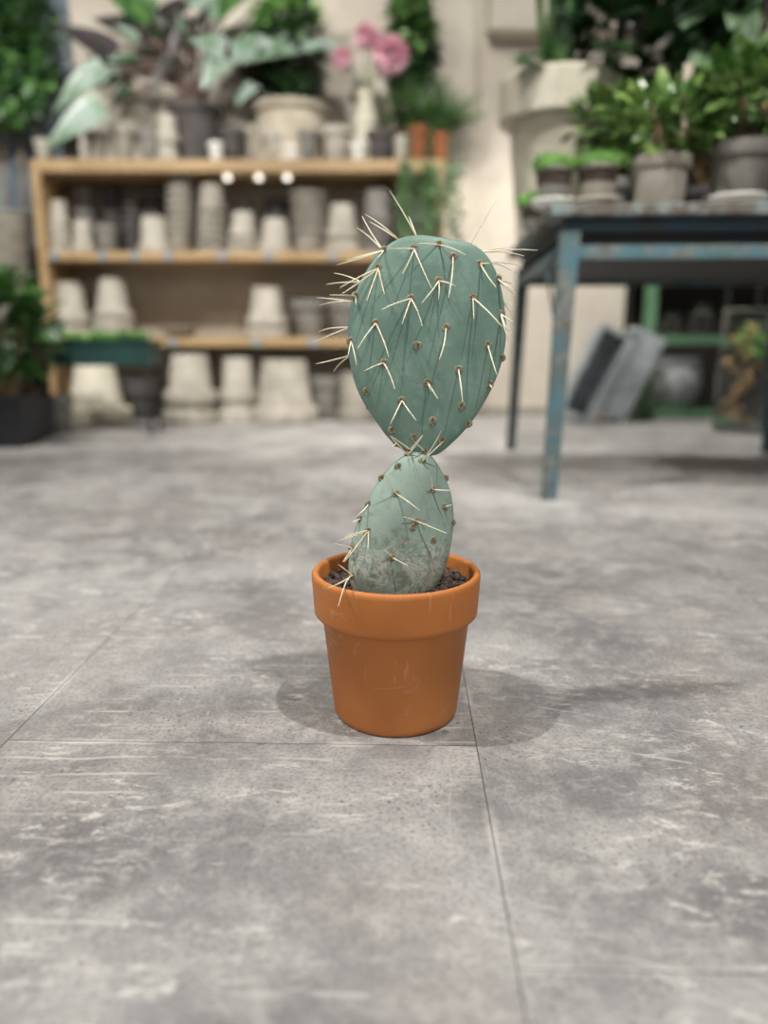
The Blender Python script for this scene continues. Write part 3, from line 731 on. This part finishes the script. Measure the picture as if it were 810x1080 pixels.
# vase with pink flower heads
b = P(386, SY+.13); K = mpp(SY+.13, 1.6)
t = thing('flower_vase', b, 'slim cream vase with pink flower heads on the shelf top', 'vase')
m = MB(); m.lathe([(.035, 0), (.048, .01), (.062, .08), (.07, .18), (.058, .27), (.042, .33), (.05, .37), (.044, .368), (.036, .32), (.05, .26)], seg=24); m.build('vase', M['cream'], t)
rnd = random.Random(12)
for (px, py, rr) in ((386, 38, 13), (412, 58, 19), (361, 62, 11), (398, 46, 9)):
    c = at(px, py, SY+.08) - b; rad = rr*K
    s = MB(); s.tube([(0, 0, .33), (c.x*.4, c.y*.4, .33+(c.z-.33)*.6), c], .004, 5); st = s.build('flower_stalk', M['l_mid'], t)
    m = MB()
    for i in range(130):
        d = Vector((rnd.gauss(0,1), rnd.gauss(0,1), rnd.gauss(0,1))).normalized()
        m.leaf(c + d*rad*.45, d + Vector((rnd.uniform(-.4,.4), rnd.uniform(-.4,.4), rnd.uniform(-.4,.4))), Vector((rnd.uniform(-1,1), rnd.uniform(-1,1), 1)), rad*.62, rad*.5, 3, .3)
    m.build('flower_head', M['pink'], t, angle=180)

# terracotta pots with grassy / trailing plants
def spider(px, Y, rt, h, seed, label, nblade, trail, mat='l_fern'):
    base = P(px, Y)
    def lv(m, r, z):
        for i in range(nblade):
            a = r.uniform(0, 6.283); L = r.uniform(.18, .34); d = Vector((math.cos(a)*1.1, -abs(math.sin(a))*.6 + .15, r.uniform(.5, 1.9)))
            m.leaf((0, 0, z), d, (r.uniform(-.7, .7), r.uniform(-1.2, 0), .8), L, .022, 6, r.uniform(.3, .9), .2, 'strap')
        for i in range(trail):
            x = r.uniform(-.10, .11); L = r.uniform(.32, .60); y0 = -(Y - SY) - r.uniform(.025, .06)
            pts = [Vector((0, 0, z)), Vector((x*.6, y0*.7, z+.05)), Vector((x, y0, -.03)), Vector((x*1.1, y0, -L*.5)), Vector((x*1.15 + .01, y0, -L))]
            m.tube(pts, .0022, 4)
            for k in range(24):
                t_ = k/24*2; i0 = min(1, int(t_)); q = pts[2+i0].lerp(pts[3+i0], t_-i0)
                m.leaf(q, (r.uniform(-1, 1), r.uniform(-1, .1), r.uniform(-.9, .2)), (0, -1, .5), r.uniform(.03, .055), .02, 3)
    plant('spider_plant', base, (rt, rt*.7, h, 'terra2', 'plain'), label, 'plant', lv, 'plants in terracotta pots on the shelf top', foliage_mat=mat, seed=seed)
spider(440, SY+.10, .07, .18, 21, 'grassy trailing plant in the larger terracotta pot near the right of the shelf top', 110, 8)
spider(464, SY+.10, .052, .15, 22, 'grassy trailing plant in the smaller terracotta pot at the right end of the shelf top', 100, 6)

# ------------------------------------------------------------------ blue metal table
FL = Vector((xat(577, 2.19, 0)+.006, 2.19, 0)); ang = R(-3.2)
tb = thing('metal_table', (FL.x, FL.y, 0), 'weathered blue metal table with rusty top holding rows of potted plants', 'table', rz=ang)
TW, TD, TZ = 1.06, 1.06, .806
m = MB(); m.box((-.035, -.03, TZ-.03), (TW+.035, TD+.03, TZ)); m.build('tabletop', M['rust'], tb, smooth=False, bevel=.004)
def rails(name, z0, z1, ins, th, mat):
    for lo, hi in (((ins, ins, z0), (TW-ins, ins+th, z1)), ((ins, TD-ins-th, z0), (TW-ins, TD-ins, z1)), ((ins, ins+th, z0), (ins+th, TD-ins-th, z1)), ((TW-ins-th, ins+th, z0), (TW-ins, TD-ins-th, z1))):
        m = MB(); m.box(lo, hi); m.build(name, M[mat], tb, smooth=False, bevel=.002)
rails('upper_rail', .738, TZ-.03, .012, .03, 'deepblue')
rails('inner_panel', .70, .738, .03, .01, 'darkmetal')
rails('lower_rail', .668, .705, .0, .012, 'blue')
m = MB(); m.box((.012, .012, .69), (TW-.012, TD-.012, .70)); m.build('under_tray', M['darkmetal'], tb, smooth=False)
for sx in (0, 1):
    for sy in (0, 1):
        X = TW if sx else 0; Yy = TD if sy else 0; dx = -1 if sx else 1; dy = -1 if sy else 1
        def q(w, z, off):                       # L profile (angle iron), narrowing downwards
            tt = .005; xo = X - dx*.008 + off*(-dx); yo = Yy - dy*.008
            return [Vector((xo + dx*a, yo + dy*b_, z)) for a, b_ in ((0,0),(w,0),(w,tt),(tt,tt),(tt,w),(0,w))]
        vs = q(.040, 0, 0.012) + q(.052, .74, -.006)
        fs = [(0,1,7,6),(1,2,8,7),(2,3,9,8),(3,4,10,9),(4,5,11,10),(5,0,6,11),(0,3,2,1),(0,5,4,3),(6,7,8,9),(6,9,10,11)]
        m = MB(); m.add(vs, fs); m.build('leg', M['blue'], tb, smooth=False)
for s, px0 in ((0, None),):                    # short corner brace at the front left
    m = MB(); m.tube([(-.004, .05, .70), (-.004, .22, .66), (-.004, .05, .52)], .005, 6); m.build('corner_brace', M['blue'], tb)

def front(px, r):
    x = xat(px, 2.2, TZ); return FL.y - .03 + (x - FL.x) * math.tan(ang) + r + .006
def on_table(px, Y): return Vector((xat(px, Y, TZ), Y, TZ))
# big cream pot with strap leaves
b = on_table(584, 2.98); K = mpp(2.98, 1.0)
def strap(m, r, z):
    for i in range(10):
        a = r.uniform(0, 6.283); L = r.uniform(.45, .85)
        m.leaf((.05*math.cos(a), .05*math.sin(a), z), (math.cos(a)*.22, math.sin(a)*.22, 1), (-math.cos(a), -math.sin(a), .3), L, .042, 8, -r.uniform(.0, .25), .25, 'strap')
plant('strap_leaf_plant', b, (126*K/2, 78*K/2, 156*K, 'cream', 'plain'), 'tall strap-leaved plant in a very large cream pot at the back left of the table', 'plant', strap, foliage_mat='l_mid', seed=31)
spl = [o for o in COL.objects if o.name == 'strap_leaf_plant'][0]; m = MB(); z = 156*K*.86
if True:
    for (dx, dz, L, ez) in ((-.06, .10, .22, .05), (-.05, .14, .20, -.2), (-.03, .44, .25, .2), (.06, .3, .3, .3), (.1, .5, .3, .2), (.16, .4, .3, .0), (.05, .2, .25, .1), (.2, .3, .25, 0), (.22, .45, .25, .2), (.12, .2, .25, -.1), (.02, .55, .25, .4), (.2, .12, .22, -.2)):
        m.tube([(0, 0, z), (dx*.5, -.05, z+dz*.6), (dx*.7, -.08, z+dz)], .005, 5)
        m.leaf((dx*.7, -.08, z+dz-.03), (dx*3, -.2, ez), (0, -.7, 1), L, .11, 6, .25, .25)
tag(m.build('broad_leaves', M['l_dark'], spl, angle=180), 'dark broad leaves')

# small succulents in grey pots on saucers
def saucer(px, Y, w, h, label, mat='clay_light', g='saucers under pots on the table'):
    return put_pot(px, Y, TZ, w, w*.82, h, False, mat, label, g, 'saucer', 'saucer', 'saucer')
def sedum(px, Y, w, h, label, seed, z=None, mat='clay_dark'):
    K = mpp(Y, .9); bs = Vector((xat(px, Y, z or TZ), Y, z or TZ)); rt = w*K/2
    plant('potted_succulent', bs, (rt, rt*.74, h*K, mat, 'thin'), label, 'plant',
          lambda m, r, z0: [m.leaf((r.uniform(-.8,.8)*rt*.9, r.uniform(-.8,.8)*rt*.9, z0), (r.uniform(-1,1), r.uniform(-1,1), r.uniform(.6,2)), (0,0,1), r.uniform(.03,.065), .016, 3) for _ in range(220)],
          'small succulents in grey pots on the table', foliage_mat='l_bright', seed=seed)
sedum(583, front(583, .068), 42, 36, 'small succulent in the leftmost grey pot at the front of the table', 41, TZ+.008)
saucer(583, front(583, .068), 48, 8, 'pale saucer under the leftmost succulent pot', 'white')
sedum(629, front(629, .068), 46, 38, 'small succulent in the second grey pot from the left at the front of the table', 42, TZ+.008, 'clay_mid')
saucer(629, front(629, .068), 52, 8, 'pale saucer under the second succulent pot from the left')
sedum(560, 2.62, 26, 22, 'tiny succulent in a small grey pot at the left corner of the table', 43, TZ)

def jade(px, Y, w, h, label, seed, rad, zc, n, z=None, mat='clay_dark', style='plain', fm='l_jade', ls=.052, pxc=None):
    K = mpp(Y, .9); zz = z or TZ; bs = Vector((xat(px, Y, zz), Y, zz)); rt = w*K/2; hh = h*K
    ox = 0 if pxc is None else (pxc-px)*K
    def stems(r, z0):
        out = []
        for k in range(5):
            a = k*1.26 + .4; e = Vector((ox + rad[0]*.6*math.cos(a), rad[1]*.6*math.sin(a), zc + .3*rad[2]*math.sin(a*2)))
            out.append(([Vector((.01*math.cos(a), .01*math.sin(a), z0-.02)), Vector((e.x*.3, e.y*.3, z0+(zc-z0)*.5)), e], [.016, .011, .005]))
        return out
    return plant('potted_jade_plant', bs, (rt, rt*.76, hh, mat, style), label, 'plant',
          lambda m, r, z0: foliage(m, (ox, 0, zc), rad, n, ls, ls*.62, r, shell=.25, curl=.1), 'bushy green plants in grey pots on the table', stems=stems, foliage_mat=fm, seed=seed)
jade(693, front(693, .085), 66, 50, 'bushy green jade plant in a round-bellied grey pot at the front of the table', 51, (.155, .12, .085), .215, 330, mat='clay_mid', style='belly')
jade(778, front(778, .095), 72, 58, 'bushy jade plant with a pale trunk in a grey rimmed pot on a white saucer', 52, (.16, .14, .10), .27, 380, z=TZ+.012)
saucer(775, front(778, .095), 68, 11, 'thick white saucer under the jade plant with the pale trunk', 'white')
jade(640, 2.62, 44, 48, 'leafy green plant in a grey pot behind the two succulents', 53, (.13, .12, .09), .31, 300)
jade(738, 2.66, 44, 42, 'leafy green plant in a dark pot between and behind the two large jade plants', 54, (.16, .12, .10), .33, 330, mat='clay_deep')
jade(842, 2.33, 60, 50, 'bushy green plant in a grey pot at the right edge', 55, (.12, .12, .12), .27, 260)
mk = MB(); my = front(693, .085)
mk.box((-.007, -.001, .085), (.007, .001, .30)); mk.box((-.012, -.0015, .30), (.012, .0015, .355))
tag(mk.build('plant_marker', M['sand'], smooth=False, loc=(xat(718, my, TZ+.2), my - .02, TZ)), 'pale wooden plant marker stick standing in the round-bellied grey pot', 'marker')
# tall dark plants along the back of the table
def tall(px, Y, label, seed, mat, n, L, W, rad, zc, kind='oval', leanx=0, droop=0):
    bs = on_table(px, Y)
    plant('tall_potted_plant', bs, (.11, .08, .19, 'clay_deep', 'plain'), label, 'plant',
          lambda m, r, z0: foliage(m, (leanx, 0, zc), rad, n, L, W, r, kind, shell=.15, nseg=6, droop=droop), 'tall leafy plants along the back of the table',
          stems=lambda r, z0: [([Vector((.02*math.cos(a), .02*math.sin(a), z0-.02)), Vector((leanx*.5+.05*math.cos(a), .05*math.sin(a), zc*.6)), Vector((leanx+rad[0]*.5*math.cos(a), rad[1]*.5*math.sin(a), zc+.2))], [.01, .008, .004]) for a in (0.3, 1.9, 3.4, 5)],
          stem_mat='darkstem', foliage_mat=mat, seed=seed)
tall(652, 3.00, 'tall plant with long dark leaves right of the very large cream pot', 61, 'l_dark', 150, .26, .085, (.20, .15, .42), .60)
tall(716, 3.04, 'tall dark-leaved plant in the middle of the back of the table', 62, 'l_dark', 150, .24, .09, (.20, .15, .40), .62)
tall(772, 2.90, 'tall plant with drooping pale-green glossy leaves at the back right of the table', 63, 'l_hang', 150, .19, .07, (.20, .14, .28), .76, droop=.9)
tall(858, 2.98, 'tall dark-leaved plant at the far right of the table', 64, 'l_dark', 120, .24, .09, (.18, .15, .40), .60)

# ------------------------------------------------------------------ under and behind the table
RY = 4.58; rx = xat(683, RY, .4); rw = .62; rd = .42
rack = thing('metal_rack', (rx, RY, 0), 'green painted metal rack with two shelves behind the table', 'rack')
for sx in (0, 1):
    for sy in (0, 1):
        m = MB(); x = sx*rw; y = sy*rd; ww = .035 if (sx, sy) == (0, 0) else .014; m.box((x-ww, y-.012, 0), (x+ww, y+.012, .83)); m.build('post', M['rackgreen' if (sx, sy) == (0, 0) else 'darkmetal'], rack, smooth=False, bevel=.003)
for z in (.03, .455):
    m = MB(); m.box((-.03+.001, .016, z), (rw+.03, rd-.016, z+.012)); m.box((.031, -.014, z-.02), (rw-.031, -.002, z+.03)); m.build('rack_shelf', M['rackgreen'], rack, smooth=False)
m = MB(); m.lathe([(.08, 0), (.12, .012), (.165, .08), (.182, .17), (.178, .25), (.168, .262), (.172, .30), (.172, .315), (.155, .316), (.15, .27), (.16, .17)], seg=36)
gp = m.build('round_pot', M['stonegrey'], loc=(xat(706, RY+.2, .2), RY+.2, .042)); tag(gp, 'round grey stoneware pot on the bottom shelf of the green rack', 'pot')
def jar(px, Y, z, r, h, label):
    m = MB(); m.lathe([(r*.8, 0), (r, .01), (r, h*.72), (r*.6, h*.86), (r*.62, h), (r*.56, h), (r*.54, h*.86), (r*.93, h*.7), (r*.93, .015), (r*.7, .01)], seg=28)
    return tag(m.build('glass_jar', M['glass'], loc=(xat(px, Y, z), Y, z)), label, 'jar', 'glass jars on the green rack')
jar(707, RY+.12, .467, .06, .15, 'left glass jar on the upper shelf of the green rack')
jar(738, RY+.14, .467, .075, .20, 'right and larger glass jar on the upper shelf of the green rack')

# two zinc boxes leaning right against the rack
def zinc(x0, Y, tilt, L, W, D, label, front=False):
    t = thing('zinc_box', (x0, Y, 0), label, 'box', 'zinc boxes leaning against the green rack')
    Mx = Matrix.Rotation(tilt, 4, 'Y'); e = .006; m = MB(); b = MB()
    m.box((0, 0, 0), (W, D, e), Mx); m.box((0, 0, L-e), (W, D, L), Mx); m.box((W-e, 0, e), (W, D, L-e), Mx); m.box((0, D-e, e), (W-e, D, L-e), Mx)
    if front:                               # open towards the front
        m.box((0, 0, e), (e, D-e, L-e), Mx)
        for lo, hi in (((-.01, -.008, -.008), (.012, .006, L+.008)), ((W-.012, -.008, -.008), (W+.01, .006, L+.008)), ((.012, -.008, -.008), (W-.012, .006, .012)), ((.012, -.008, L-.012), (W-.012, .006, L+.008))): b.box(lo, hi, Mx)
    else:                                   # open towards the left
        m.box((0, 0, e), (W-e, e, L-e), Mx)
        for lo, hi in (((-.012, -.008, L-.02), (.006, D+.008, L+.002)), ((-.012, -.008, -.002), (.006, D+.008, .02)), ((-.012, -.012, .02), (.012, 0.0, L-.02)), ((-.012, D, .02), (.006, D+.008, L-.02))): b.box(lo, hi, Mx)
    dz = -min(v[2] for v in m.v + b.v)
    for q in (m, b): q.v = [(a_, b_, c_+dz) for a_, b_, c_ in q.v]
    m.build('box_shell', M['zinc'], t, smooth=False); b.build('rolled_rim', M['zinc'], t, smooth=False)
zinc(xat(592, 4.36, 0), 4.36, R(24), .50, .17, .20, 'left leaning zinc box under the table, its dark open side showing', True)
zinc(xat(631, 4.34, 0), 4.34, R(24), .50, .16, .20, 'right leaning zinc box under the table, next to the green rack')

# glass cylinder with driftwood and moss
TYY = 3.95; tx = xat(783, TYY, .3)
ter = thing('glass_terrarium', (tx, TYY, 0), 'tall glass cylinder filled with wood pieces and moss behind the table leg', 'terrarium')
m = MB(); m.lathe([(.105, 0), (.118, .004), (.12, .02), (.12, .60), (.125, .605), (.121, .61), (.114, .605), (.114, .02), (.05, .016)], seg=40); m.build('glass_cylinder', M['glass'], ter)
M['chips'] = mottled('wood_chips', srgb(232, 200, 150), srgb(190, 140, 92), 16, .8)
rnd = random.Random(77)
for i in range(26):
    c = Vector((rnd.uniform(-.06, .06), rnd.uniform(-.06, .06), (.05 + .48*i/26))); d = Vector((rnd.uniform(-1, 1), rnd.uniform(-1, 1), rnd.uniform(-.6, .6))).normalized()*rnd.uniform(.02, .042)
    m = MB(); m.tube([c-d, c+Vector((0, 0, .006)), c+d], [.013, .018, .010], 7); m.build('wood_piece', M['chips'], ter)
m = MB(); foliage(m, (.02, -.03, .44), (.06, .055, .09), 70, .04, .022, rnd, shell=.1); m.build('moss', M['l_bright'], ter, angle=180)

# ------------------------------------------------------------------ light
def spot(loc, target, W, size=.04, cone=70, blend=.5, col=(1, .975, .935)):
    l = bpy.data.lights.new('ceiling_and_fill_spot', 'SPOT'); l.energy = W; l.shadow_soft_size = size; l.spot_size = R(cone); l.spot_blend = blend; l.color = col
    o = bpy.data.objects.new('ceiling_and_fill_spot', l); COL.objects.link(o); o.location = loc
    o.rotation_euler = (Vector(target) - Vector(loc)).to_track_quat('-Z', 'Y').to_euler(); return o
spot((PX - 1.62, .66, 3.1), (PX, .9, 0), 285, .03, 80)
spot((PX + .78, .20, 3.1), (PX, .9, 0), 255, .03, 80)
spot((-1.5, 1.9, 3.1), (-1.3, 4.7, 1.0), 250, .06, 75)
spot((0.1, 2.0, 3.1), (.0, 4.7, 1.0), 225, .06, 75)
spot((1.35, 3.70, 3.1), (1.2, 4.3, .0), 330, .06, 70)
spot((1.1, 1.2, 3.1), (1.1, 2.7, 1.25), 250, .06, 66)
spot((-1.2, 2.7, 3.1), (-1.0, 3.0, 0), 130, .06, 80)
spot((-2.5, 2.5, 3.1), (-2.1, 4.6, 1.2), 170, .06, 60)  # added spot that brightens the slate wall and bowl stack
def area(loc, target, W, sx, sy, col=(1, .97, .93)):
    l = bpy.data.lights.new('fill_panel', 'AREA'); l.energy = W; l.shape = 'RECTANGLE'; l.size = sx; l.size_y = sy; l.color = col
    o = bpy.data.objects.new('fill_panel', l); COL.objects.link(o); o.location = loc
    o.rotation_euler = (Vector(target) - Vector(loc)).to_track_quat('-Z', 'Y').to_euler()
area((0, 2.6, 3.3), (0, 3.0, 0), 9, 3, 2)  # weak soft fill from overhead
area((-.2, -1.9, 2.3), (0, 1.2, .3), 34, 2.4, 1.4)  # added soft frontal fill from behind the camera, no known fitting
w = bpy.data.worlds.new('shop_ambient'); scene.world = w; w.use_nodes = True
bg = w.node_tree.nodes['Background']; bg.inputs[0].default_value = (.95, .97, 1.0, 1); bg.inputs[1].default_value = .10

# ------------------------------------------------------------------ camera
cd = bpy.data.cameras.new('camera'); cam = bpy.data.objects.new('camera', cd); COL.objects.link(cam)
cd.sensor_fit = 'VERTICAL'; cd.sensor_height = 36; cd.sensor_width = 27; cd.lens = F * 36 / 1080
cam.location = CAM; cam.rotation_euler = (R(90) - PITCH, 0, 0)
cd.clip_start = .02; cd.clip_end = 40
cd.dof.use_dof = True; cd.dof.focus_distance = .885; cd.dof.aperture_fstop = 1.6; cd.dof.aperture_blades = 0
scene.camera = cam
vs = scene.view_settings; vs.view_transform = 'Standard'; vs.look = 'None'; vs.exposure = 0; vs.gamma = 1; vs.use_curve_mapping = False
